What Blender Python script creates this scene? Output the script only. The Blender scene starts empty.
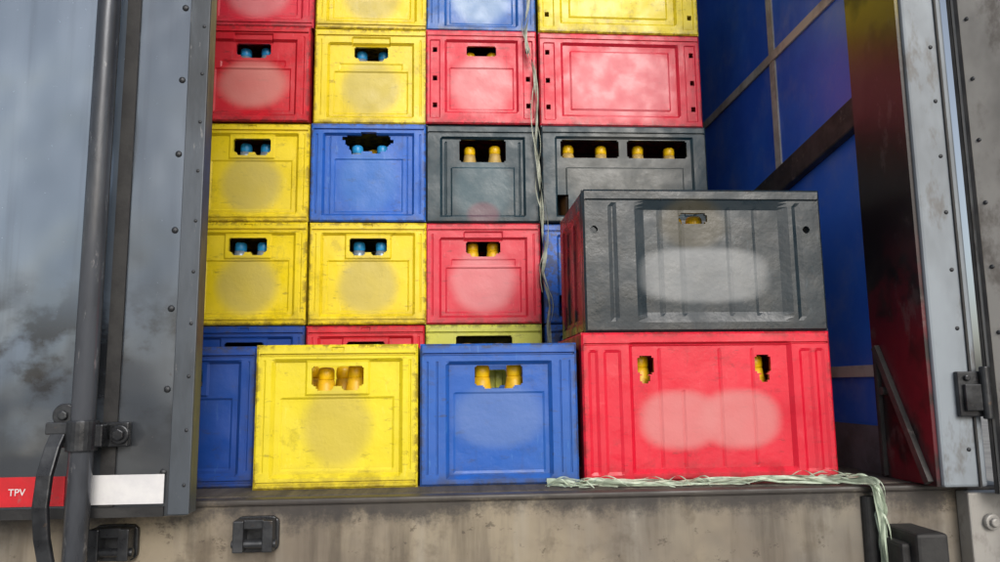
import bpy, bmesh, math, random
from mathutils import Vector, Matrix
random.seed(7)
S = bpy.context.scene
COL = S.collection
S.view_settings.view_transform = 'Standard'
S.view_settings.look = 'None'
S.view_settings.exposure = 0
GZ = -1.334     # street level (cargo deck is at z = -0.184)
DECK = -0.184

# ------------------------------------------------------------------ nodes
def new_mat(name):
    m = bpy.data.materials.new(name); m.use_nodes = True
    nt = m.node_tree; nt.nodes.clear()
    out = nt.nodes.new('ShaderNodeOutputMaterial')
    b = nt.nodes.new('ShaderNodeBsdfPrincipled')
    nt.links.new(b.outputs[0], out.inputs[0])
    return m, nt, b
class N:
    def __init__(s, nt): s.nt = nt
    def put(s, sock, v):
        if isinstance(v, bpy.types.NodeSocket): s.nt.links.new(v, sock)
        elif v is not None:
            try: sock.default_value = v
            except Exception: sock.default_value = (*v, 1.0)
    def math(s, op, a, b=None, c=None, clamp=False):
        n = s.nt.nodes.new('ShaderNodeMath'); n.operation = op; n.use_clamp = clamp
        s.put(n.inputs[0], a)
        if b is not None: s.put(n.inputs[1], b)
        if c is not None: s.put(n.inputs[2], c)
        return n.outputs[0]
    def mix(s, f, a, b, mode='MIX'):
        n = s.nt.nodes.new('ShaderNodeMix'); n.data_type = 'RGBA'; n.blend_type = mode
        s.put(n.inputs[0], f)
        s.put(n.inputs[6], a if isinstance(a, bpy.types.NodeSocket) else (*a, 1.0))
        s.put(n.inputs[7], b if isinstance(b, bpy.types.NodeSocket) else (*b, 1.0))
        return n.outputs[2]
    def ramp(s, v, lo, hi, a=0.0, b=1.0, smooth=True):
        n = s.nt.nodes.new('ShaderNodeMapRange')
        n.interpolation_type = 'SMOOTHSTEP' if smooth else 'LINEAR'
        s.put(n.inputs[0], v)
        for i, x in zip((1, 2, 3, 4), (lo, hi, a, b)): n.inputs[i].default_value = x
        return n.outputs[0]
    def noise(s, vec, scale, detail=4, rough=.55, dist=0.0):
        n = s.nt.nodes.new('ShaderNodeTexNoise')
        s.put(n.inputs['Vector'], vec)
        n.inputs['Scale'].default_value = scale; n.inputs['Detail'].default_value = min(detail, 5)
        n.inputs['Roughness'].default_value = rough; n.inputs['Distortion'].default_value = dist
        return n.outputs['Fac']
    def coord(s, kind='Object'):
        return s.nt.nodes.new('ShaderNodeTexCoord').outputs[kind]
    def sep(s, v):
        n = s.nt.nodes.new('ShaderNodeSeparateXYZ'); s.put(n.inputs[0], v); return n.outputs
    def scale(s, v, sc):
        n = s.nt.nodes.new('ShaderNodeVectorMath'); n.operation = 'MULTIPLY'
        s.put(n.inputs[0], v); n.inputs[1].default_value = sc; return n.outputs[0]
    def jitter(s, v):
        oi = s.nt.nodes.new('ShaderNodeObjectInfo')
        r = s.math('MULTIPLY', oi.outputs['Random'], 37.0)
        n = s.nt.nodes.new('ShaderNodeVectorMath'); n.operation = 'ADD'
        s.put(n.inputs[0], v); s.nt.links.new(r, n.inputs[1]); return n.outputs[0], oi.outputs['Random']
    def bump(s, h, strength=.3, dist=.002):
        n = s.nt.nodes.new('ShaderNodeBump'); n.inputs['Strength'].default_value = strength
        n.inputs['Distance'].default_value = dist; s.put(n.inputs['Height'], h); return n.outputs[0]
    def ao(s, d=.02):
        n = s.nt.nodes.new('ShaderNodeAmbientOcclusion'); n.samples = 2
        n.inputs['Distance'].default_value = d; return n.outputs['AO']

def crate_mat(name, col, dirt_shade=(.05,.045,.035), fade=(.5,.5,.5), marks=(), grime=.45, rough=.38, crev=.5, age=.08, W=.298, H=.263, side_tint=None):
    """marks: list of (cx, cz, rx, rz, power, colour, strength) faded prints on the front panel"""
    m, nt, b = new_mat(name); n = N(nt)
    co = n.coord(); j, rnd = n.jitter(co)
    x, y, z = n.sep(co)[0:3]
    c = n.mix(n.ramp(n.noise(j, 7, 4), .35, .75), col, tuple(v*.84 for v in col))
    c = n.mix(n.math('MULTIPLY', rnd, age), c, fade)
    c = n.mix(n.math('MULTIPLY', n.ramp(n.noise(j, 4.2, 3), .45, .75), age*1.6), c, fade)
    # scuffs and scratches
    sc = n.noise(n.scale(j, (1, 1, .22)), 110, 3, .7)
    c = n.mix(n.math('MULTIPLY', n.ramp(sc, .60, .74), .40), c, fade)
    sc2 = n.noise(n.scale(j, (.3, 1, 1)), 80, 4, .7)
    c = n.mix(n.math('MULTIPLY', n.ramp(sc2, .58, .72), .50), c, dirt_shade)
    blot = n.ramp(n.noise(j, 13, 5, .78), .54, .70)
    c = n.mix(n.math('MULTIPLY', blot, grime), c, n.mix(.35, dirt_shade, tuple(v*.5 for v in col)))
    drip = n.ramp(n.noise(n.scale(j, (9, 9, .7)), 4, 5, .7), .57, .75)
    c = n.mix(n.math('MULTIPLY', drip, grime*.7), c, n.mix(.5, dirt_shade, tuple(v*.5 for v in col)))
    # rubbed rims: outer few millimetres of the face
    ex = n.math('SUBTRACT', W/2, n.math('ABSOLUTE', x))
    ez = n.math('MINIMUM', z, n.math('SUBTRACT', H, z))
    e_ = n.math('MINIMUM', ex, ez)
    wear = n.math('MULTIPLY', n.ramp(e_, .014, .001), n.ramp(n.noise(j, 45, 5, .75), .45, .58))
    c = n.mix(n.math('MULTIPLY', wear, .72), c, dirt_shade)
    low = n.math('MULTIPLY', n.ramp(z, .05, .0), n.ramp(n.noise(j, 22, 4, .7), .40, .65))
    c = n.mix(n.math('MULTIPLY', low, .5), c, dirt_shade)
    ao = n.ramp(n.ao(.022), .35, .95, 1.0, 0.0)  # occlusion mask: crease grime and shading mixed into the colour
    c = n.mix(n.math('MULTIPLY', ao, crev), c, n.mix(.4, dirt_shade, tuple(v*.4 for v in col)))
    if side_tint:  # patchy tint mixed into the colour of the left side
        k = n.math('MULTIPLY', n.math('LESS_THAN', x, -W/2+.010), n.ramp(n.noise(n.scale(co, (1, 1, .6)), 14, 3), .44, .54))
        k = n.math('MULTIPLY', k, n.math('GREATER_THAN', y, .03))
        c = n.mix(n.math('MULTIPLY', k, .85), c, side_tint)
    for cx, cz, rx, rz, pw, mc, st in marks:
        dx = n.math('POWER', n.math('ABSOLUTE', n.math('DIVIDE', n.math('SUBTRACT', x, cx), rx)), pw)
        dz = n.math('POWER', n.math('ABSOLUTE', n.math('DIVIDE', n.math('SUBTRACT', z, cz), rz)), pw)
        d = n.math('ADD', dx, dz)
        k = n.ramp(d, .45, 1.30, 1.0, 0.0)
        k = n.math('MULTIPLY', k, n.math('LESS_THAN', y, .02))
        k = n.math('MULTIPLY', k, n.ramp(n.noise(j, 14, 1), .2, .8, st*.85, st))
        c = n.mix(k, c, mc)
    nt.links.new(c, b.inputs['Base Color'])
    nt.links.new(n.ramp(n.noise(j, 20, 3), .3, .7, rough-.08, rough+.16), b.inputs['Roughness'])
    h = n.math('ADD', n.math('MULTIPLY', n.noise(j, 6, 2), 1.0), n.math('MULTIPLY', n.noise(j, 90, 3), .08))
    nt.links.new(n.bump(h, .7, .009), b.inputs['Normal'])
    b.inputs['Specular IOR Level'].default_value = .5
    return m

def simple_mat(name, c1, c2, scale=8, rough=.5, metal=0.0, stretch=(1,1,1), bump=.2, lo=.4, hi=.65, c3=None, s3=40, lo3=.6, hi3=.68, k3=.8):
    m, nt, b = new_mat(name); n = N(nt)
    co = n.coord(); j, rnd = n.jitter(n.scale(co, stretch))
    f = n.noise(j, scale, 5, .65)
    c = n.mix(n.ramp(f, lo, hi), c1, c2)
    if c3: c = n.mix(n.math('MULTIPLY', n.ramp(n.noise(j, s3, 5, .7), lo3, hi3), k3), c, c3)
    nt.links.new(c, b.inputs['Base Color'])
    nt.links.new(n.ramp(f, .3, .7, rough-.07, rough+.15), b.inputs['Roughness'])
    b.inputs['Metallic'].default_value = metal
    nt.links.new(n.bump(n.noise(j, scale*6, 4), bump, .003), b.inputs['Normal'])
    return m

# ------------------------------------------------------------------ mesh builder
class MB:
    def __init__(s): s.bm = bmesh.new()
    def box(s, x0, x1, y0, y1, z0, z1, M=None):
        v = [s.bm.verts.new(p) for p in ((x0,y0,z0),(x1,y0,z0),(x1,y1,z0),(x0,y1,z0),(x0,y0,z1),(x1,y0,z1),(x1,y1,z1),(x0,y1,z1))]
        if M is not None:
            for q in v: q.co = M @ q.co
        for f in ((0,3,2,1),(4,5,6,7),(0,1,5,4),(1,2,6,5),(2,3,7,6),(3,0,4,7)): s.bm.faces.new([v[i] for i in f])
        return s
    def cyl(s, a, b, r, r2=None, seg=20, sy=1.0):
        a = Vector(a); b = Vector(b); d = (b-a); L = d.length
        q = d.to_track_quat('Z', 'Y').to_matrix().to_4x4()
        M = Matrix.Translation((a+b)/2) @ q
        bmesh.ops.create_cone(s.bm, cap_ends=True, segments=seg, radius1=r, radius2=r if r2 is None else r2, depth=L, matrix=M)
        return s
    def bar(s, pts, w, t, axis=Vector((1,0,0))):
        rings = []
        for i, p in enumerate(pts):
            p = Vector(p)
            d = (Vector(pts[min(i+1,len(pts)-1)]) - Vector(pts[max(i-1,0)])).normalized()
            nn = axis.cross(d).normalized()
            rings.append([s.bm.verts.new(p + axis*sx*w/2 + nn*sn*t/2) for sx, sn in ((-1,-1),(1,-1),(1,1),(-1,1))])
        for r1, r2 in zip(rings, rings[1:]):
            for k in range(4): s.bm.faces.new((r1[k], r1[(k+1)%4], r2[(k+1)%4], r2[k]))
        s.bm.faces.new(rings[0]); s.bm.faces.new(rings[-1][::-1])
        return s
    def obj(s, name, mat, parent=None, bevel=0.0, smooth=False, **kw):
        bmesh.ops.recalc_face_normals(s.bm, faces=s.bm.faces)
        me = bpy.data.meshes.new(name)
        vs = [v.co.copy() for v in s.bm.verts]
        origin = Vector([(min(v[i] for v in vs)+max(v[i] for v in vs))/2 for i in range(3)])
        for v in s.bm.verts: v.co -= origin
        s.bm.to_mesh(me); s.bm.free()
        me.materials.append(mat)
        if smooth:
            for p in me.polygons: p.use_smooth = True
        o = bpy.data.objects.new(name, me); COL.objects.link(o)
        o.location = origin
        if parent is not None: attach(o, parent, origin)
        if bevel:
            bv = o.modifiers.new('bevel', 'BEVEL'); bv.width = bevel; bv.segments = 2; bv.limit_method = 'ANGLE'
        for k, v in kw.items(): o[k] = v
        return o
def attach(o, parent, world):
    o.parent = parent
    wl = Vector((0,0,0)); p = parent
    while p is not None: wl += p.location; p = p.parent
    o.location = Vector(world) - wl

# ------------------------------------------------------------------ crates
def slab(bm, W, H, feats, holes, thick, fn, ch=.004):
    xs = {0, W, ch, W-ch}; zs = {0, H, ch, H-ch}
    for (x0, x1, z0, z1, d, sl) in feats:
        xs |= {x0, x0+sl, x1-sl, x1}; zs |= {z0, z0+sl, z1-sl, z1}
    for (x0, x1, z0, z1) in holes: xs |= {x0, x1}; zs |= {z0, z1}
    def clean(s, L):
        o = []
        for v in sorted(s):
            if v < 0 or v > L: continue
            if o and v-o[-1] < .0006: continue
            o.append(v)
        return o
    xs = clean(xs, W); zs = clean(zs, H)
    if W-xs[-1] > 1e-6: xs[-1] = W
    if H-zs[-1] > 1e-6: zs[-1] = H
    def depth(x, z):
        e = min(x, W-x, z, H-z); d = max(0, (ch-e))*.8
        for (x0, x1, z0, z1, dd, sl) in feats:
            k = min(x-x0, x1-x, z-z0, z1-z)/sl
            d += dd*max(0, min(1, k))
        return d
    V = {}
    def v(i, j, l):
        k = (i, j, l)
        if k not in V:
            x, z = xs[i], zs[j]
            V[k] = bm.verts.new(fn(x, z, depth(x, z) if l == 0 else thick))
        return V[k]
    nx, nz = len(xs)-1, len(zs)-1
    def solid(i, j):
        if i < 0 or j < 0 or i >= nx or j >= nz: return False
        cx = (xs[i]+xs[i+1])/2; cz = (zs[j]+zs[j+1])/2
        return not any(a < cx < b and c < cz < d for a, b, c, d in holes)
    for i in range(nx):
        for j in range(nz):
            if not solid(i, j): continue
            bm.faces.new((v(i,j,0), v(i+1,j,0), v(i+1,j+1,0), v(i,j+1,0)))
            bm.faces.new((v(i,j,1), v(i,j+1,1), v(i+1,j+1,1), v(i+1,j,1)))
            for (di, dj, a, b) in ((-1,0,(i,j),(i,j+1)), (1,0,(i+1,j+1),(i+1,j)), (0,-1,(i+1,j),(i,j)), (0,1,(i,j+1),(i+1,j+1))):
                if not solid(i+di, j+dj):
                    bm.faces.new((v(*a,0), v(*b,0), v(*b,1), v(*a,1)))

def crate_mesh(name, W, H, D, feats, holes, sfeats=None, sholes=()):
    bm = bmesh.new(); T = .015
    slab(bm, W, H, feats, holes, T, lambda x, z, d: (x-W/2, d, z))
    slab(bm, W, H, feats, holes if W < .4 else [], T, lambda x, z, d: (W/2-x, D-d, z))
    DD = D-2*T
    if sfeats is None:
        sfeats = [(.02, DD-.02, .02, H-.03, .004, .004), (.05, DD*.5-.01, .035, H-.05, .003, .003), (DD*.5+.01, DD-.05, .035, H-.05, .003, .003)]
    slab(bm, DD, H, sfeats, sholes, T, lambda x, z, d: (-W/2+d, D-T-x, z))
    slab(bm, DD, H, sfeats, sholes, T, lambda x, z, d: (W/2-d, T+x, z))
    bmesh.ops.create_cube(bm, size=1, matrix=Matrix.Translation((0, D/2, .006)) @ Matrix.Diagonal((W-2*T-.002, D-2*T-.002, .008, 1)))
    nx = 4 if W < .4 else 6; ny = 6 if W < .4 else 4
    for i in range(1, nx):
        x = -W/2 + W*i/nx
        bmesh.ops.create_cube(bm, size=1, matrix=Matrix.Translation((x, D/2, .07)) @ Matrix.Diagonal((.003, D-2*T-.004, .11, 1)))
    for i in range(1, ny):
        y = D*i/ny
        bmesh.ops.create_cube(bm, size=1, matrix=Matrix.Translation((0, y, .068)) @ Matrix.Diagonal((W-2*T-.004, .003, .108, 1)))
    bmesh.ops.recalc_face_normals(bm, faces=bm.faces)
    me = bpy.data.meshes.new(name); bm.to_mesh(me); bm.free(); return me

SW, SD, SH = .298, .445, .263
LW, LD, LH = .448, .298, .263
def hole_sq(x0, x1, z0, z1, r=.003):
    return [(x0+r, x1-r, z0, z1), (x0, x1, z0+r, z1-r)]
def hole_rd(cx, cz, r):
    return [(cx-r, cx+r, cz-r*.42, cz+r*.42), (cx-r*.42, cx+r*.42, cz-r, cz+r), (cx-r*.75, cx+r*.75, cz-r*.75, cz+r*.75)]
c = SW/2
A = crate_mesh('crate_classic', SW, SH, SD,
    [(.005,SW-.005,.241,.247,.004,.002), (.004,SW-.004,.008,.014,.003,.0015),
     (.028,SW-.028,.020,.237,.007,.007), (.044,SW-.044,.032,.166,.0025,.004), (c-.060,c+.060,.168,.234,-.003,.004),
     (.012,.018,.03,.235,.0015,.0025), (SW-.018,SW-.012,.03,.235,.0015,.0025), (c-.012,c+.012,.250,.259,.002,.002)],
    hole_sq(c-.048, c+.048, .186, .223) + hole_sq(c-.040, c-.008, .178, .19) + hole_sq(c+.008, c+.040, .178, .19))
A2 = crate_mesh('crate_arched', SW, SH, SD,
    [(.005,SW-.005,.243,.248,.004,.002), (.034,SW-.034,.016,.226,.007,.006), (c-.052,c+.052,.216,.242,.004,.004), (.050,SW-.050,.028,.148,.0025,.004), (.064,SW-.064,.150,.170,.0015,.004),
     (.014,.020,.02,.235,.0015,.0025), (SW-.020,SW-.014,.02,.235,.0015,.0025)],
    hole_sq(c-.045, c+.045, .184, .216) + hole_sq(c-.034, c+.034, .176, .19))
A3 = crate_mesh('crate_chipped_opening', SW, SH, SD,
    [(.005,SW-.005,.245,.250,.004,.002), (.030,SW-.030,.016,.238,.008,.006), (.060,SW-.060,.026,.170,.002,.003), (.046,.051,.02,.23,.0015,.002), (SW-.051,SW-.046,.02,.23,.0015,.002),
     (.012,.018,.02,.235,.002,.002), (SW-.018,SW-.012,.02,.235,.002,.002)],
    hole_sq(c-.062, c+.056, .204, .234, .004) + hole_sq(c-.052, c+.048, .190, .21, .004) + [(c-.046,c-.020,.182,.196), (c+.008,c+.030,.184,.196), (c+.05,c+.064,.212,.222), (c-.070,c-.058,.220,.230), (c-.02,c+.02,.228,.240)])
Bm = crate_mesh('crate_stepped', SW, SH, SD,
    [(.004,SW-.004,.240,.246,.004,.002), (.048,SW-.048,.012,.230,.008,.007), (.062,SW-.062,.022,.172,.002,.004),
     (.012,.016,.02,.23,.0015,.0015), (.030,.034,.02,.23,.0015,.0015), (SW-.016,SW-.012,.02,.23,.0015,.0015), (SW-.034,SW-.030,.02,.23,.0015,.0015)],
    hole_sq(c-.046, c+.046, .184, .222) + hole_sq(c-.03, c+.03, .178, .19))
def slots(W, zs):
    r = []
    for z in zs: r += [(.018,.030,z,z+.014), (W-.030,W-.018,z,z+.014)]
    return r
Cm = crate_mesh('crate_slotted', SW, SH, SD,
    [(.004,SW-.004,.243,.248,.003,.0015), (.050,SW-.050,.030,.236,.007,.006), (.062,SW-.062,.040,.160,.002,.004), (.010,.038,.015,.235,.0025,.003), (SW-.038,SW-.010,.015,.235,.0025,.003)],
    hole_sq(c-.040, c+.040, .192, .221) + slots(SW, (.045,.120,.200)))
Dm = crate_mesh('crate_wide_opening', SW, SH, SD,
    [(.004,SW-.004,.240,.246,.004,.002), (.036,SW-.036,.014,.232,.007,.006), (.064,SW-.064,.014,.150,-.003,.004), (.048,.054,.02,.22,.002,.0025), (SW-.054,SW-.048,.02,.22,.002,.0025)],
    hole_sq(c-.062, c+.062, .164, .226, .004))
Em = crate_mesh('crate_lattice', SW, SH, SD,
    [(.0,SW,.241,.246,.004,.002), (.03,.06,.02,.205,.006,.003), (.075,.105,.02,.16,.006,.003), (SW-.06,SW-.03,.02,.205,.006,.003), (SW-.105,SW-.075,.02,.16,.006,.003), (.12,SW-.12,.02,.16,.006,.003)],
    hole_sq(c-.072, c+.072, .190, .235))
Lm = crate_mesh('long_crate_slotted', LW, LH, LD,
    [(.004,LW-.004,.243,.248,.003,.0015), (.060,LW-.060,.026,.236,.007,.007), (.085,LW-.085,.045,.215,-.0025,.005), (.012,.044,.015,.235,.0025,.003), (LW-.044,LW-.012,.015,.235,.0025,.003)],
    slots(LW, (.045,.120,.200)))
Lo = crate_mesh('long_crate_open', LW, LH, LD,
    [(.004,LW-.004,.240,.246,.004,.002), (.036,LW-.036,.014,.234,.006,.006), (.064,LW-.064,.014,.150,-.003,.004)],
    hole_sq(.052, .210, .176, .226, .004) + hole_sq(.232, LW-.052, .176, .226, .004) + [(.040,.070,.018,.075)])
FW, FH = .494, .281
Fr = crate_mesh('long_crate_twin_slots', FW, FH, .30,
    [(.004,FW-.004,.256,.261,.003,.002), (.092,FW-.078,.014,.262,.007,.008), (.012,.032,.012,.248,.0025,.006), (.042,.077,.012,.248,.0025,.006), (FW-.032,FW-.012,.012,.248,.0025,.006), (FW-.064,FW-.038,.012,.248,.0025,.006),
     (.149,.157,.02,.25,.0012,.004), (.194,.202,.02,.17,.0012,.004), (.269,.277,.02,.25,.0012,.004), (.334,.342,.02,.25,.0012,.004)],
    hole_sq(.110,.142,.200,.236,.004) + hole_sq(.114,.134,.183,.202,.004) + hole_sq(.343,.375,.200,.236,.004) + hole_sq(.351,.371,.183,.202,.004))
BW, BH = .487, .285
Bk = crate_mesh('long_crate_ribbed', BW, BH, .30,
    [(.004,BW-.004,.262,.266,.003,.002), (.104,BW-.068,.018,.264,.0065,.020), (.050,.068,.02,.258,.002,.008),
     (BW-.060,BW-.042,.02,.258,.002,.008), (.150,.162,.03,.25,.0010,.006), (.194,.206,.03,.25,.0010,.006), (.290,.302,.03,.25,.0010,.006), (.345,.357,.03,.25,.0010,.006)],
    hole_rd(.022,.203,.0075) + hole_rd(BW-.032,.203,.0075) + hole_sq(.196,.254,.216,.238,.004),
    sfeats=[(.02,.25,.02,.25,.005,.005), (.05,.11,.03,.24,.004,.004), (.14,.21,.03,.24,.004,.004)])

YEL = (.92,.71,.006); BLU = (.010,.125,.60); NAVY = (.008,.058,.32); RED = (.66,.006,.022); PNK = (.74,.022,.055); DRK = (.015,.042,.060); BLK=(.007,.016,.024); LIME=(.60,.62,.06)
def circ(cz, r, col, st=.75, rz=None, pw=2.0, cx=0.0): return (cx, cz, r, rz or r, pw, col, st)
YD = dict(dirt_shade=(.17,.10,.015), fade=(.94,.80,.16))
DD_ = dict(dirt_shade=(.022,.024,.026), fade=(.050,.080,.100))
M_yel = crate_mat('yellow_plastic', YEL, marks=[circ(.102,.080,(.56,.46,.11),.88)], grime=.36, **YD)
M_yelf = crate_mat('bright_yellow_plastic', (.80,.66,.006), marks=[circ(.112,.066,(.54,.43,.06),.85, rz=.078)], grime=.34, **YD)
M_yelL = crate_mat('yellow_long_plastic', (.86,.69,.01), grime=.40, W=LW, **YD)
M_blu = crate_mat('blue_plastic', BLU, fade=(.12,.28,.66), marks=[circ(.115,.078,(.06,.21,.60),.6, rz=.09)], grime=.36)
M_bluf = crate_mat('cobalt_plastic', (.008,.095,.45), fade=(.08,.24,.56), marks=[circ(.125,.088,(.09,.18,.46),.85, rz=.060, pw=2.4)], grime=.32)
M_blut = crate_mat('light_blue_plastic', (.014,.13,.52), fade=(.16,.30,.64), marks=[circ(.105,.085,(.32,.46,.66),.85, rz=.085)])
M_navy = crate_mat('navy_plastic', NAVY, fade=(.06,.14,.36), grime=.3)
M_red = crate_mat('red_plastic', RED, dirt_shade=(.10,.02,.02), fade=(.75,.12,.14), marks=[circ(.105,.092,(.66,.26,.23),.85, rz=.068)], grime=.38)
M_pnk = crate_mat('faded_red_plastic', PNK, dirt_shade=(.18,.03,.03), fade=(.78,.18,.20), marks=[circ(.110,.088,(.72,.25,.27),.8, rz=.085)], grime=.38)
M_pnkL = crate_mat('faded_red_long_plastic', PNK, dirt_shade=(.18,.03,.03), fade=(.78,.18,.20), marks=[circ(.120,.150,(.76,.20,.23),.85, rz=.105, pw=3)], grime=.38, W=LW)
M_redf = crate_mat('scarlet_plastic', (.70,.006,.032), dirt_shade=(.20,.015,.015), fade=(.74,.07,.10), marks=[circ(.113,.080,(.62,.20,.20),.9, rz=.058, cx=-.058, pw=2.4), circ(.113,.080,(.62,.20,.20),.9, rz=.058, cx=.062, pw=2.4)], grime=.32, W=FW, H=FH)
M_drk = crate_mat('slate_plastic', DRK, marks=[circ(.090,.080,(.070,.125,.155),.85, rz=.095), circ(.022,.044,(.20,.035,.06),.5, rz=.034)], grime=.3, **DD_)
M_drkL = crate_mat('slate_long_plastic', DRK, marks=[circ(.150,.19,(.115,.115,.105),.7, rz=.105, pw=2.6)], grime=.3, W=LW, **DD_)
M_blk = crate_mat('charcoal_plastic', BLK, marks=[circ(.215,.070,(.075,.062,.03),.6, rz=.055, cx=-.02), circ(.112,.130,(.21,.225,.235),.92, rz=.056, pw=3.2)], grime=.3, rough=.30, W=BW, H=BH, crev=.25, side_tint=(.34,.02,.035), **DD_)
M_lime = crate_mat('lime_plastic', LIME, dirt_shade=(.12,.11,.03), fade=(.80,.78,.30))

# bottles
def lathe(name, prof, seg=16):
    bm = bmesh.new(); rings = []
    for r, z in prof:
        rings.append([bm.verts.new((r*math.cos(a), r*math.sin(a), z)) for a in [2*math.pi*k/seg for k in range(seg)]])
    for a, b in zip(rings, rings[1:]):
        for k in range(seg): bm.faces.new((a[k], a[(k+1)%seg], b[(k+1)%seg], b[k]))
    bm.faces.new(rings[0][::-1]); bm.faces.new(rings[-1])
    me = bpy.data.meshes.new(name); bm.to_mesh(me); bm.free()
    for p in me.polygons: p.use_smooth = True
    return me
bottle_me = lathe('bottle', [(.024,0),(.0268,.004),(.0268,.118),(.0250,.132),(.0175,.160),(.0135,.178),(.0118,.194),(.0108,.202)])
cap_me = lathe('bottle_cap', [(.0142,.186),(.0152,.188),(.0155,.198),(.0148,.205),(.012,.2085),(.006,.2095)])
foil_me = lathe('neck_label', [(.0236,.146),(.0200,.160),(.0165,.176),(.0150,.1858)])
def plain(name, col, rough=.4, metal=0):
    m, nt, b = new_mat(name); n = N(nt)
    c = n.mix(n.ramp(n.noise(n.coord(), 60, 3), .4, .7), col, tuple(v*.75 for v in col))
    nt.links.new(c, b.inputs['Base Color'])
    b.inputs['Roughness'].default_value = rough; b.inputs['Metallic'].default_value = metal
    return m
glassb = plain('brown_bottle_glass', (.06,.03,.012), .12)
cap_y = plain('yellow_cap', (.98,.60,.004), .35); cap_b = plain('blue_cap', (.03,.36,.80), .35); foil_w = plain('pale_neck_label', (.50,.34,.10), .5)
foil_y = plain('yellow_neck_label', (.78,.46,.01), .45); foil_b = plain('silver_neck_label', (.28,.36,.45), .35, .3)
for me, mt in ((bottle_me, glassb),(cap_me, cap_y),(foil_me, foil_w)): me.materials.append(mt)
def bottle(x, y, z, kind, s=1.0):
    o = bpy.data.objects.new('beer_bottle', bottle_me); COL.objects.link(o)
    o.location = (x, y, z); o.scale = (s, s, s); o.rotation_euler = (0, 0, random.uniform(0, 6))
    cn = {'y':'yellow','b':'blue','w':'yellow'}[kind]
    o['label'] = 'brown glass bottle with %s cap standing in a crate' % cn
    o['category'] = 'bottle'; o['group'] = 'bottles in the crates'
    for nm, me, mt in (('bottle_cap', cap_me, {'y':cap_y,'b':cap_b,'w':cap_y}[kind]), ('neck_label', foil_me, {'y':foil_y,'b':foil_b,'w':foil_w}[kind])):
        p = bpy.data.objects.new(nm, me); COL.objects.link(p); p.parent = o
        p.material_slots[0].link = 'OBJECT'; p.material_slots[0].material = mt
    return o
def crate(me, mat, x, y, z, label, rot=None, bottles=(), kind='b', s=1.0, by=.047):
    o = bpy.data.objects.new('bottle_crate', me); COL.objects.link(o)
    if not me.materials: me.materials.append(mat)
    o.material_slots[0].link = 'OBJECT'; o.material_slots[0].material = mat
    if rot is None: rot = random.uniform(-.012, .012)
    o.location = (x, y, z); o.rotation_euler = (0, 0, rot)
    o['label'] = label; o['category'] = 'crate'; o['group'] = 'stacked bottle crates in the truck'
    for i, bx in enumerate(bottles):
        k = kind[i % len(kind)]
        p = Matrix.Rotation(rot, 3, 'Z') @ Vector((bx+random.uniform(-.003,.003), by+random.uniform(-.002,.004)+(.050 if i > 1 and me is not Lo else 0), .0105))
        bottle(x+p.x, y+p.y, z+.0105, k, s*random.uniform(.985,1.01))
    return o

YB = 1.92
cx = [-.509, -.2065, .094, .474]
z0 = -.109; dz = .2657
two = (-.028, .028)
rows = [
 [(A,M_navy,'dark blue plastic crate at the bottom of the stack',(),'b'), (A,M_red,'red plastic crate at the bottom of the stack',two,'b'), (Em,M_lime,'lime yellow crate with thick rim under a red crate',(-.045,.045,.0),'w'), (Lo,M_blu,'long blue crate behind the scarlet crate',(),'b')],
 [(A,M_yel,'scuffed yellow crate with round faded print beside the door',two,'b'), (A,M_yel,'yellow crate with round faded print in the stack',two,'b'), (A2,M_pnk,'faded red crate with oval print on a lime crate',two,'y'), (Lo,M_blu,'long blue crate behind the charcoal crate',(),'b')],
 [(A,M_yel,'dirty yellow crate with round faded print under a red crate',two,'b'), (A3,M_blu,'blue crate with broken opening between two yellow crates',(-.032,.032,.0),'bby'), (Dm,M_drk,'dark slate crate with two yellow capped bottles showing',(-.036,.036),'w'), (Lo,M_drkL,'long dark slate crate with yellow capped bottles showing',(-.145,-.055,.045,.135),'w')],
 [(A2,M_red,'red crate with pale oval print beside the door',two,'b'), (A2,M_yel,'yellow crate with round print on a blue crate',two,'b'), (Cm,M_pnk,'faded red crate with slotted side strips',two,'w'), (Lm,M_pnkL,'long faded red crate with slotted side strips',(),'b')],
 [(A,M_pnk,'faded red crate at the top of the stack',two,'b'), (A,M_yel,'yellow crate at the top of the stack',two,'b'), (Bm,M_blut,'blue crate with pale round print at the stack top',two,'y'), (Lm,M_yelL,'long yellow crate at the top of the stack',(),'b')],
]
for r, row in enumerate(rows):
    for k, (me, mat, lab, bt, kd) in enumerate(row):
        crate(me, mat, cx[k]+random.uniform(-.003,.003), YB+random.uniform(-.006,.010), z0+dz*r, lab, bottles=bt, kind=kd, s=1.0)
crate(A, M_navy, -.513, 1.465, DECK, 'dark blue crate standing on the deck behind the door', bottles=two, kind='b', rot=0)
crate(A, M_yelf, -.206, 1.425, DECK, 'bright yellow crate with round print on the truck deck', bottles=(-.029,.030,.0,-.062,.060), kind='y', rot=.004, s=1.02)
crate(Bm, M_bluf, .096, 1.430, DECK, 'blue crate with two yellow capped bottles on the deck', bottles=(-.03,.03), kind='y', rot=-.004, s=1.03)
crate(Fr, M_redf, .502, 1.430, DECK+.001, 'long scarlet crate with two handle slots on the deck', bottles=(-.121,.112), kind='y', s=1.09, rot=.004, by=.048)
crate(Bk, M_blk, .510, 1.440, DECK+.284, 'long charcoal crate stacked on the scarlet crate', bottles=(-.042,.0), kind='w', s=1.10, rot=.0, by=.055)

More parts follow.
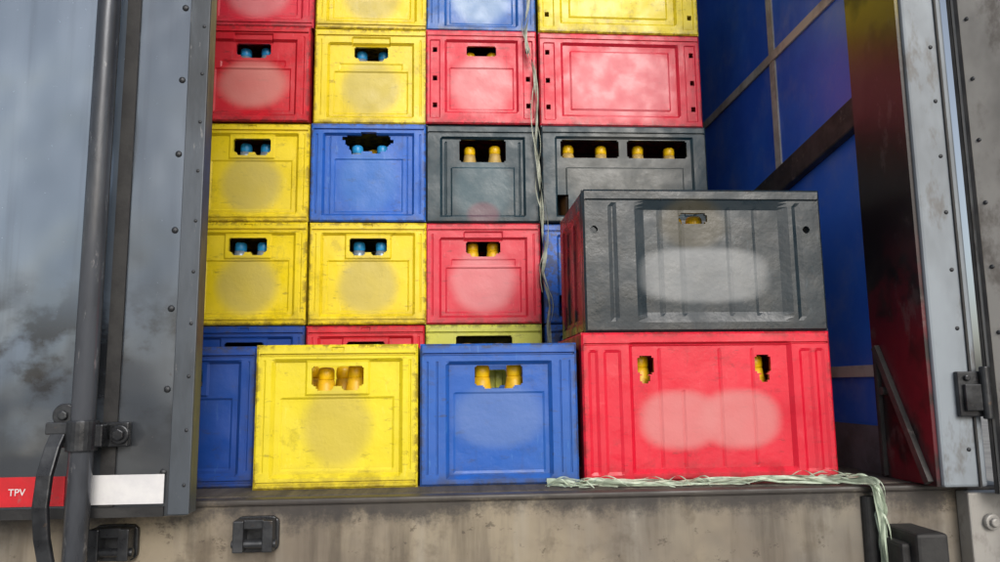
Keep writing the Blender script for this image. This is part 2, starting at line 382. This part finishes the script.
M_wood = simple_mat('pallet_wood', (.30,.22,.14), (.16,.11,.07), 6, .8, stretch=(.3,2,2))
def pallet(x0, x1):
    b = MB(); y0, y1 = 1.93, 2.72; zb = DECK+.002; zt = z0-.001
    for k in range(6):
        yy = y0 + (y1-y0-.09)*k/5; b.box(x0, x1, yy, yy+.09, zt-.016, zt)
    for k in range(3):
        xx = x0 + (x1-x0-.07)*k/2; b.box(xx, xx+.07, y0+.001, y1-.001, zb+.014, zt-.0165); b.box(xx-.0, xx+.07, y0+.002, y1-.002, zb, zb+.0135)
    o = b.obj('wooden_pallet', M_wood, bevel=.002)
    o['label'] = 'low wooden pallet under the stacked crates'; o['category'] = 'pallet'; o['group'] = 'pallets on the deck'
pallet(-.655, .010); pallet(.028, .692)

# ------------------------------------------------------------------ truck
M_door, nt, b = new_mat('glossy_blue_grey_door_paint'); n = N(nt)
g = nt.nodes.new('ShaderNodeNewGeometry'); P = g.outputs['Position']; X, Y, z = n.sep(P)[0:3]
base = n.mix(n.ramp(n.noise(P, 2.6, 3), .35, .7), (.215,.265,.33), (.12,.155,.20))
base = n.mix(n.math('MULTIPLY', n.ramp(X, -.535, -.525), .55), base, (.055,.065,.08))
band = n.math('MULTIPLY', n.ramp(z, -.16, .02), n.ramp(z, .22, .06))
sm = n.math('MULTIPLY', n.ramp(n.noise(n.scale(P,(1.2,1,1.6)), 8, 5, .6), .44, .60), band)  # dark smears: horizon reflection painted in, along with peeled spots
base = n.mix(n.math('MULTIPLY', sm, .88), base, (.018,.018,.020))
chips = n.ramp(n.noise(P, 60, 5, .7), .64, .69)
base = n.mix(n.math('MULTIPLY', chips, n.ramp(z, .20, -.02, .05, .9)), base, (.04,.03,.025))
streak = n.ramp(n.noise(n.scale(P,(14,1,.5)), 3, 4, .6), .5, .8)
base = n.mix(n.math('MULTIPLY', streak, .35), base, (.07,.08,.10))
base = n.mix(n.math('MULTIPLY', n.ramp(z, .12, -.14), .75), base, (.055,.056,.058))  # lower half painted darker, standing in for the reflected ground
nt.links.new(base, b.inputs['Base Color']); b.inputs['Metallic'].default_value = .5
nt.links.new(n.math('ADD', n.ramp(n.noise(P, 6, 4), .3, .75, .12, .25), n.math('MULTIPLY', chips, .2)), b.inputs['Roughness'])
b.inputs['Coat Weight'].default_value = .9; b.inputs['Coat Roughness'].default_value = .07
nt.links.new(n.bump(n.math('ADD', n.noise(n.scale(P,(1,1,.75)), 5.5, 2, .4), n.math('MULTIPLY', n.noise(P, 45, 3), .006)), .75, .042), b.inputs['Normal'])

M_steel = simple_mat('dark_worn_steel', (.028,.030,.034), (.060,.064,.070), 14, .30, .5, c3=(.15,.10,.065), s3=30, lo3=.62, hi3=.72, k3=.7)
M_rod = simple_mat('grey_rod_paint', (.12,.13,.15), (.055,.06,.07), 9, .18, .5, stretch=(1,1,.25), c3=(.30,.30,.31), s3=60)
M_strip = simple_mat('dark_edge_paint', (.085,.10,.12), (.045,.052,.06), 7, .36, .3, stretch=(1,1,.3), c3=(.20,.20,.20), s3=50, lo3=.62, hi3=.70)
M_blackr = simple_mat('black_rubber', (.012,.012,.013), (.03,.03,.03), 20, .6)
M_post = simple_mat('grey_post_paint', (.26,.30,.34), (.17,.19,.21), 3.5, .45, .05, stretch=(1,1,.45), bump=.1, c3=(.10,.085,.07), s3=12, lo3=.52, hi3=.66, k3=.65)
M_panel = simple_mat('stained_aluminium', (.34,.33,.31), (.20,.195,.185), 4, .5, .15, stretch=(1,1,.6), bump=.1, c3=(.08,.062,.05), s3=12, lo3=.50, hi3=.68, k3=.65)
M_maroon, nt, b = new_mat('scraped_dark_post_paint'); n = N(nt)
g = nt.nodes.new('ShaderNodeNewGeometry'); P = g.outputs['Position']; z = n.sep(P)[2]
c_ = n.mix(n.ramp(n.noise(n.scale(P,(1,1,.7)), 5, 4), .4, .62), (.014,.011,.012), (.040,.032,.030))
c_ = n.mix(n.math('MULTIPLY', n.math('MULTIPLY', n.ramp(n.noise(P, 8, 3), .32, .52), n.ramp(z, .58, .80)), .9), c_, (.26,.21,.02))
redm = n.math('MULTIPLY', n.ramp(n.noise(P, 7, 4), .42, .54), n.ramp(z, .32, .10))
c_ = n.mix(n.math('MULTIPLY', redm, .8), c_, (.12,.013,.022))
c_ = n.mix(n.math('MULTIPLY', n.ramp(n.noise(n.scale(P,(1,2,1)), 9, 5, .75), .55, .66), .4), c_, (.12,.11,.105))
nt.links.new(c_, b.inputs['Base Color']); b.inputs['Roughness'].default_value = .32
nt.links.new(n.bump(n.noise(P, 10, 3), .2, .004), b.inputs['Normal'])
M_beam = simple_mat('grimy_beam', (.060,.055,.052), (.030,.028,.028), 9, .55, c3=(.15,.13,.12), s3=22)
M_wall = simple_mat('blue_wall_panel', (.045,.20,.92), (.030,.14,.80), 2.5, .36, c3=(.22,.32,.80), s3=6, lo3=.45, hi3=.75, k3=.55)
M_batten = simple_mat('pale_batten', (.62,.60,.54), (.40,.38,.33), 12, .6)
M_skirt = simple_mat('grey_skirting', (.16,.17,.19), (.09,.095,.10), 8, .6)
M_deck = simple_mat('deck_boards', (.10,.085,.07), (.05,.045,.04), 8, .75, stretch=(4,.4,1))
M_roof = simple_mat('white_roof_panel', (.80,.81,.82), (.70,.71,.72), 3, .5)

M_sill, nt, b = new_mat('grimy_painted_sill'); n = N(nt)
g = nt.nodes.new('ShaderNodeNewGeometry'); P = g.outputs['Position']; X, Y, z = n.sep(P)[0:3]
c = n.mix(n.ramp(n.noise(P, 4, 4, .6), .38, .62), (.29,.245,.175), (.18,.150,.115))
c = n.mix(n.math('MULTIPLY', n.ramp(n.noise(P, 2.2, 3), .46, .64), .5), c, (.15,.155,.15))
c = n.mix(n.math('MULTIPLY', n.ramp(n.noise(n.scale(P,(4,1,.45)), 5, 5, .6), .46, .72), .7), c, (.070,.055,.040))
c = n.mix(n.math('MULTIPLY', n.ramp(n.noise(n.scale(P,(5,1,.5)), 3, 4, .6), .52, .75), .5), c, (.35,.325,.275))
c = n.mix(n.math('MULTIPLY', n.ramp(n.noise(P, 9, 5, .7), .52, .70), .55), c, (.085,.065,.045))
c = n.mix(n.math('MULTIPLY', n.ramp(n.noise(n.scale(P,(1,1,1.6)), 22, 5, .78), .59, .66), .6), c, (.045,.032,.024))
edge = n.ramp(n.math('ADD', z, n.math('MULTIPLY', n.noise(P, 10, 5, .82), .13)), -.172, -.130)
c = n.mix(n.math('MULTIPLY', edge, .88), c, (.028,.025,.025))
nt.links.new(c, b.inputs['Base Color'])
nt.links.new(n.ramp(n.noise(P, 8, 4), .3, .7, .38, .66), b.inputs['Roughness'])
nt.links.new(n.bump(n.noise(P, 7, 4, .6), .4, .008), b.inputs['Normal'])

truck = bpy.data.objects.new('cargo_truck', None); COL.objects.link(truck)
truck.location = (-.34, 4.5, GZ)
truck['label'] = 'box truck with one rear door open, loaded with bottle crates'; truck['category'] = 'truck'
XL, XR = -1.58, .87
SY = 1.325
MB().box(XL, XR, SY+.03, 8.0, DECK-.10, DECK).obj('cargo_floor', M_deck, truck)
MB().box(XL-.04, 1.02, SY, 1.44, -.52, DECK-.005).obj('rear_sill', M_sill, truck, bevel=.006)
MB().box(XL-.04, .93, SY-.005, 1.352, DECK-.012, DECK-.001).obj('sill_edge', M_sill, truck, bevel=.004)
wall = MB().box(XR, XR+.04, 1.43, 8.0, DECK-.1, 2.1).obj('side_wall', M_wall, truck)
w = MB()
for zz in (.02, .86, 1.45): w.box(XR-.006, XR-.0005, 1.44, 7.99, zz-.012, zz+.012)
for yy in (1.853, 2.47, 3.09, 3.7): w.box(XR-.0045, XR-.0003, yy-.016, yy+.016, -.08, 2.05)
w.obj('wall_batten', M_batten, wall)
MB().bar([(.8595,1.436,.562),(.8595,2.20,.470)], .022, .066).obj('wall_rail', M_beam, wall, bevel=.004)
MB().box(XR-.012, XR-.0065, 1.44, 7.985, DECK, -.09).obj('skirting', M_skirt, wall)
MB().box(XL-.04, XL, 1.32, 8.0, DECK-.1, 2.1).obj('side_wall', M_wall, truck)
MB().box(XL-.03, XR+.03, 8.0, 8.04, DECK-.1, 2.1).obj('front_bulkhead', M_roof, truck)
MB().box(XL-.04, XR+.04, 1.32, 8.04, 2.1, 2.15).obj('roof', M_roof, truck)
MB().box(XL-.06, 1.0, 1.27, 1.42, 2.0, 2.17).obj('rear_header', M_post, truck, bevel=.004)
MB().box(-1.0,-.85,1.5,9.5,GZ+.55,DECK-.11).obj('chassis_rail', M_steel, truck)
MB().box(.15,.30,1.5,9.5,GZ+.55,DECK-.11).obj('chassis_rail', M_steel, truck)
def wheel(x, y):
    R=.48
    t = MB().cyl((x-.13,y,GZ+R),(x+.13,y,GZ+R),R,seg=40).obj('wheel', M_blackr, truck, bevel=.03)
    MB().cyl((x-.14,y,GZ+R),(x+.14,y,GZ+R),.27,seg=32).obj('rim', M_post, t, bevel=.01)
for y in (2.9, 8.9):
    for x in (-1.4, .72): wheel(x, y)
MB().box(XL,XR,8.3,10.2,GZ+.6,1.6).obj('cab', M_post, truck, bevel=.12)

# right-hand post
post = MB().box(.850, .930, 1.270, 1.430, DECK, 2.0).obj('rear_post', M_post, truck, bevel=.005)
MB().box(.8425, .8495, 1.278, 1.446, DECK+.001, 1.99).obj('post_lining', M_maroon, post)
MB().box(.912, .9160, 1.2660, 1.2695, DECK, 1.99).obj('post_seam', M_blackr, post)
gs = MB(); gs.bar([(.837,1.425,.065),(.837,1.292,-.178)], .010, .014)
gs.bar([(.838,1.425,.065),(.838,1.425,-.180)], .008, .008)
gs.cyl((.843,1.410,-.02),(.833,1.410,-.02),.008,seg=12)
gs.obj('gusset_bracket', M_beam, post)
h = MB(); h.box(.884,.926,1.258,1.2695,-.064,.014); h.box(.891,.921,1.250,1.2585,-.054,-.008); h.cyl((.9285,1.252,-.068),(.9285,1.252,.022),.008,seg=16)
h.cyl((.899,1.258,.003),(.899,1.252,.003),.006,seg=6)
h.obj('door_hinge', M_steel, post, bevel=.002)
riv_me = {}
def rivet(parent, mat, pos, r, rotz=0):
    if mat.name not in riv_me:
        bm = bmesh.new(); bmesh.ops.create_uvsphere(bm, u_segments=12, v_segments=8, radius=1)
        me = bpy.data.meshes.new('rivet'); bm.to_mesh(me); bm.free(); me.materials.append(mat)
        for p in me.polygons: p.use_smooth = True
        riv_me[mat.name] = me
    o = bpy.data.objects.new('rivet', riv_me[mat.name]); COL.objects.link(o)
    o.scale = (r, r*.6, r); o.rotation_euler = (0, 0, rotz); attach(o, parent, pos)
for k in range(11): rivet(post, M_steel, (.900, 1.2695, -.12+k*.105), .0038)
fp = MB().box(.905, 1.01, 1.290, SY-.0005, -.42, -.196); fp.cyl((.940,1.290,-.245),(.940,1.280,-.245),.014,seg=18); fp.cyl((.940,1.280,-.245),(.940,1.273,-.245),.009,seg=6)
fp.obj('corner_plate', M_panel, truck, bevel=.003)
bb = MB().box(.765,.820,1.225,SY-.0005,-.36,-.250); bb.box(.750,.769,1.245,SY-.001,-.36,-.268)
bb.obj('dock_buffer', M_blackr, truck, bevel=.006)
MB().cyl((.742,1.322,-.202),(.742,1.322,-.36),.014,seg=20).obj('cable_conduit', M_blackr, truck, bevel=.002)

# open right door, swung outwards
hx, hy = .936, 1.255
AR = math.radians(-52)
R = Matrix.Translation((hx, hy, 0)) @ Matrix.Rotation(AR, 4, 'Z')
od = MB().box(0, 1.18, 0, .045, -.195, 1.99, M=R).obj('rear_door', M_panel, truck, bevel=.002, label='open rear door of bare weathered metal')
for k in range(16): rivet(od, M_steel, R @ Vector((.024, 0.0, -.15+k*.115)), .004, AR)
dsl = MB().box(0.006,.012,-.003,-.0002,-.19,1.98, M=R); dsl.box(-.006,-.0004,-.001,.048,-.194,1.985, M=R)  # seal, plus a black box added to hide the door end's sky reflection
dsl.obj('door_seal', M_blackr, od)

# closed left door
DX = -.410
door = MB().box(XL, DX, 1.250, 1.282, -.198, 2.0).obj('rear_door', M_door, truck, bevel=.003, label='closed glossy blue grey rear door with locking rod')
MB().box(DX-.020, DX-.002, 1.2825, 1.296, -.19, 1.99).obj('door_seal', M_blackr, door)
MB().box(DX-.030, DX+.003, 1.2455, 1.2499, -.195, 1.995).obj('edge_strip', M_strip, door, bevel=.0015)
MB().box(DX+.0004, DX+.003, 1.2503, 1.279, -.194, 1.994).obj('edge_trim', M_strip, door)
MB().box(XL, DX-.036, 1.2450, 1.2496, -.197, -.182).obj('bottom_strip', M_blackr, door)
MB().box(-.545, -.523, 1.2455, 1.2496, -.181, 1.99).obj('rod_side_strip', M_blackr, door)  # raised dark strip on the door beside the rod
for k in range(14): rivet(door, M_steel, (DX-.040, 1.2495, -.13+k*.130), .0055)
for k in range(22): rivet(door, M_steel, (DX-.006, 1.2455, -.15+k*.085), .003)
rod = MB().cyl((-.560,1.212,-.255),(-.560,1.212,1.99),.0175,seg=28).obj('locking_rod', M_rod, door, bevel=.002)
for p_ in rod.data.polygons: p_.use_smooth = len(p_.vertices) == 4
br = MB(); br.box(-.606,-.500,1.232,1.2450,-.088,-.050); br.cyl((-.560,1.212,-.092),(-.560,1.212,-.046),.0225,seg=24)
br.box(-.600,-.575,1.206,1.235,-.086,-.052); br.box(-.545,-.528,1.206,1.235,-.086,-.052)
br.cyl((-.512,1.232,-.069),(-.512,1.226,-.069),.015,seg=20); br.cyl((-.512,1.226,-.069),(-.512,1.220,-.069),.010,seg=6)
br.cyl((-.594,1.236,-.038),(-.594,1.222,-.038),.018,seg=20); br.cyl((-.594,1.222,-.038),(-.594,1.215,-.038),.008,seg=6)
br.obj('rod_bracket', M_steel, door, bevel=.002)
hd = MB(); hd.bar([(-.590,1.212,-.055),(-.594,1.196,-.085),(-.598,1.186,-.125),(-.599,1.182,-.170),(-.596,1.186,-.215),(-.592,1.194,-.250),(-.590,1.198,-.30)], .022, .010)
hd.box(-.610,-.573,1.200,1.222,-.066,-.048)
hd.obj('door_handle', M_steel, door, bevel=.002)
M_rt = simple_mat('red_reflective_tape', (.60,.02,.03), (.45,.015,.02), 8, .3, c3=(.3,.1,.1), s3=30)
M_wt = simple_mat('white_reflective_tape', (.72,.72,.72), (.60,.60,.62), 8, .3, c3=(.5,.42,.40), s3=24, lo3=.62, hi3=.75)
tp = MB().box(-.90,-.598,1.2475,1.2496,-.178,-.133).obj('red_reflector_strip', M_rt, door)
MB().box(-.566,-.446,1.2440,1.2453,-.177,-.132).obj('white_reflector_plate', M_wt, door)
cu = bpy.data.curves.new('lettering', 'FONT'); cu.body = 'TPV'; cu.size = .0150; cu.extrude = .0003; cu.align_x = 'CENTER'
to = bpy.data.objects.new('tmp', cu); COL.objects.link(to)
bpy.context.view_layer.update()
me = bpy.data.meshes.new_from_object(to.evaluated_get(bpy.context.evaluated_depsgraph_get())); bpy.data.objects.remove(to)
me.transform(Matrix.Rotation(math.radians(90), 4, 'X')); me.materials.clear(); me.materials.append(M_wt)
lt = bpy.data.objects.new('lettering', me); COL.objects.link(lt); attach(lt, tp, (-.669, 1.2470, -.161))

def keeper(x, z):
    k = MB(); Y0 = SY-.0003
    k.cyl((x,Y0,z),(x,Y0-.010,z),.036,seg=28)
    for v in k.bm.verts:
        dx = (v.co.x-x)*1.25; dz_ = (v.co.z-z)*1.0      # rounded-square base
        v.co.x = x + max(-.036, min(.036, dx)); v.co.z = z + max(-.029, min(.029, dz_))
    k.box(x-.032,x-.015,Y0-.038,Y0-.006,z-.024,z+.026); k.box(x+.015,x+.032,Y0-.038,Y0-.006,z-.024,z+.026)
    k.box(x-.017,x+.017,Y0-.033,Y0-.008,z+.012,z+.027); k.cyl((x-.036,Y0-.026,z-.012),(x+.036,Y0-.026,z-.012),.007,seg=12)
    k.obj('lock_keeper', M_steel, truck, bevel=.004)
keeper(-.318, -.240); keeper(-.545, -.248)

# ------------------------------------------------------------------ plastic film ties
M_film, nt, b = new_mat('pale_green_film'); n = N(nt)
c = n.mix(n.ramp(n.noise(n.coord(), 40, 4), .4, .65), (.52,.62,.48), (.28,.34,.26))
nt.links.new(c, b.inputs['Base Color']); b.inputs['Roughness'].default_value = .35; b.inputs['Transmission Weight'].default_value = .2
M_film2, nt, b = new_mat('dusty_grey_green_film'); n = N(nt)
c = n.mix(n.ramp(n.noise(n.coord(), 30, 4), .4, .65), (.42,.45,.36), (.20,.22,.17))
nt.links.new(c, b.inputs['Base Color']); b.inputs['Roughness'].default_value = .4; b.inputs['Transmission Weight'].default_value = .15
def catmull(pts, k=14):
    P = [Vector(p) for p in pts]; P = [P[0]*2-P[1]] + P + [P[-1]*2-P[-2]]; o = []
    for i in range(1, len(P)-2):
        for j in range(k):
            t = j/k; a, b_, c_, d = P[i-1], P[i], P[i+1], P[i+2]
            o.append(.5*((2*b_)+(-a+c_)*t+(2*a-5*b_+4*c_-d)*t*t+(-a+3*b_-3*c_+d)*t**3))
    o.append(P[-2]); return o
def strand(b, path, width, sx, sy, tw, rr, t0=0, t1=1, lay=None, ph=None):
    if ph is None: ph = rr.uniform(0, 6.28)
    o1 = rr.uniform(0, 6.28); o2 = rr.uniform(0, 6.28); prev = None
    a0 = int(t0*(len(path)-1)); a1 = int(t1*(len(path)-1))
    for i in range(a0, a1+1):
        p = path[i]; t = i/(len(path)-1)
        d = (path[min(i+1,len(path)-1)]-path[max(i-1,0)]).normalized()
        side = d.cross(Vector((0,-1,0))); side = side.normalized() if side.length > .1 else Vector((1,0,0))
        up = Vector((0,-1,0))
        off = side*math.sin(o1+t*tw*1.7)*sx + up*math.sin(o2+t*tw*1.1)*sy
        a = ph + (t-t0)*tw*1.3
        dr = (side*math.cos(a)*1.0 + up*math.sin(a)*.7)*width/2*(.8+.2*math.sin(t*31+ph))
        q = p+off
        if lay is not None and q.y > 1.33: q.z = max(q.z, lay+abs(dr.z))
        cur = (b.bm.verts.new(q-dr), b.bm.verts.new(q+up*width*.15), b.bm.verts.new(q+dr))
        if prev:
            b.bm.faces.new((prev[0],prev[1],cur[1],cur[0])); b.bm.faces.new((prev[1],prev[2],cur[2],cur[1]))
        prev = cur
rr = random.Random(3)
b = MB()
zs_ = [1.25,1.12,1.02,.95,.88,.82,.74,.66,.58,.50,.42,.35,.28,.22,.15,.08,.02,-.05]
path = catmull([(.205+.055*(1.25-z_)/1.3*1.05+rr.uniform(-.010,.010), 1.899+rr.uniform(-.003,.002), z_) for z_ in zs_], 10)
strand(b, path, .010, .002, .002, 26, rr); strand(b, path, .007, .005, .004, 19, rr); strand(b, path, .003, .009, .004, 21, rr); strand(b, path, .003, .014, .004, 9, rr, .35, .75)
o = b.obj('plastic_strap', M_film2, smooth=True); o['label'] = 'twisted dusty plastic strap hanging in front of stacked crates'; o['category'] = 'plastic strap'
rr = random.Random(11)
b = MB(); path = catmull([(.180,1.405,DECK+.003),(.225,1.392,DECK+.006),(.27,1.385,DECK+.006),(.32,1.375,DECK+.003),(.40,1.372,DECK+.005),(.47,1.375,DECK+.004),(.54,1.365,DECK+.006),(.61,1.370,DECK+.007),(.67,1.355,DECK+.008),(.715,1.335,DECK+.010),(.742,1.305,DECK+.008),(.750,1.300,DECK-.03),(.749,1.296,-.27),(.752,1.297,-.40)])
for s in range(12):
    t0 = rr.choice((0, 0, .05, .12)); t1 = rr.choice((.55,.7,.78,1,1))
    strand(b, path, rr.uniform(.003,.007), .006, .016, rr.uniform(10,22), rr, t0, t1, DECK+.002)
strand(b, path, .024, .002, .001, 2.5, rr, .74, 1, None, ph=0.1); strand(b, path, .015, .004, .002, 3, rr, .72, 1, None, ph=.6)
strand(b, path, .014, .003, .006, 12, rr, 0, 1, DECK+.002); strand(b, path, .011, .003, .010, 9, rr, 0, .8, DECK+.002)
for k in range(30):
    x = rr.uniform(.17,.70); y = rr.uniform(1.355,1.405); ang = rr.uniform(-.5,.5); L_ = rr.uniform(.03,.10)
    pp = catmull([(x,y,DECK+.003),(x+L_*.5*math.cos(ang),y-.015+L_*.2*math.sin(ang),DECK+.006+rr.uniform(0,.018)),(x+L_,y-.02+rr.uniform(-.015,.012),DECK+.003)], 6)
    strand(b, pp, .003, .001, .001, 3, rr)
o = b.obj('plastic_strap', M_film, smooth=True); o['label'] = 'frayed pale green plastic film lying along deck and hanging over sill'; o['category'] = 'plastic strap'

# ------------------------------------------------------------------ ground
M_g = simple_mat('worn_concrete', (.30,.29,.27), (.22,.215,.205), 1.5, .85, c3=(.14,.135,.13), s3=60)
go = MB().box(-300,300,-300,300,GZ-.2,GZ).obj('ground', M_g); go['kind'] = 'structure'

# ------------------------------------------------------------------ light
wd = bpy.data.worlds.new('World'); S.world = wd; wd.use_nodes = True
nt = wd.node_tree; nt.nodes.clear()
o = nt.nodes.new('ShaderNodeOutputWorld'); bg = nt.nodes.new('ShaderNodeBackground'); sk = nt.nodes.new('ShaderNodeTexSky'); hs = nt.nodes.new('ShaderNodeHueSaturation')
EL = 30; AZ = -14      # degrees; the sun stands behind the viewer, a little to the right
sk.sky_type = 'NISHITA'; sk.sun_disc = False; sk.sun_elevation = math.radians(EL); sk.sun_rotation = math.radians(180+AZ); sk.dust_density = 3; sk.air_density = 1.0
hs.inputs['Saturation'].default_value = .6
nt.links.new(sk.outputs[0], hs.inputs['Color']); nt.links.new(hs.outputs[0], bg.inputs[0]); nt.links.new(bg.outputs[0], o.inputs[0])
bg.inputs[1].default_value = .14
sl = bpy.data.lights.new('sun', 'SUN'); sl.energy = 1.6; sl.angle = math.radians(28); sl.color = (1,.975,.94)
so = bpy.data.objects.new('sun', sl); COL.objects.link(so)
e = math.radians(EL); a = math.radians(AZ)
sd = Vector((-math.sin(a)*math.cos(e), -math.cos(a)*math.cos(e), math.sin(e)))
so.rotation_euler = sd.to_track_quat('Z', 'Y').to_euler(); so.location = sd*20

# ------------------------------------------------------------------ camera
cam = bpy.data.cameras.new('camera'); cam.sensor_width = 36; cam.lens = 27.0; cam.clip_start = .05; cam.clip_end = 1000
cob = bpy.data.objects.new('camera', cam); COL.objects.link(cob)
psi, th, rho = math.radians(4.0), math.radians(7.9), math.radians(.7)
F = Vector((math.sin(psi)*math.cos(th), math.cos(psi)*math.cos(th), math.sin(th)))
Rr = Vector((math.cos(psi), -math.sin(psi), 0)); U = Rr.cross(F)
R2 = Rr*math.cos(rho) - U*math.sin(rho); U2 = U*math.cos(rho) + Rr*math.sin(rho)
cob.matrix_world = Matrix(((R2.x,U2.x,-F.x,0),(R2.y,U2.y,-F.y,0),(R2.z,U2.z,-F.z,0),(0,0,0,1)))
S.camera = cob
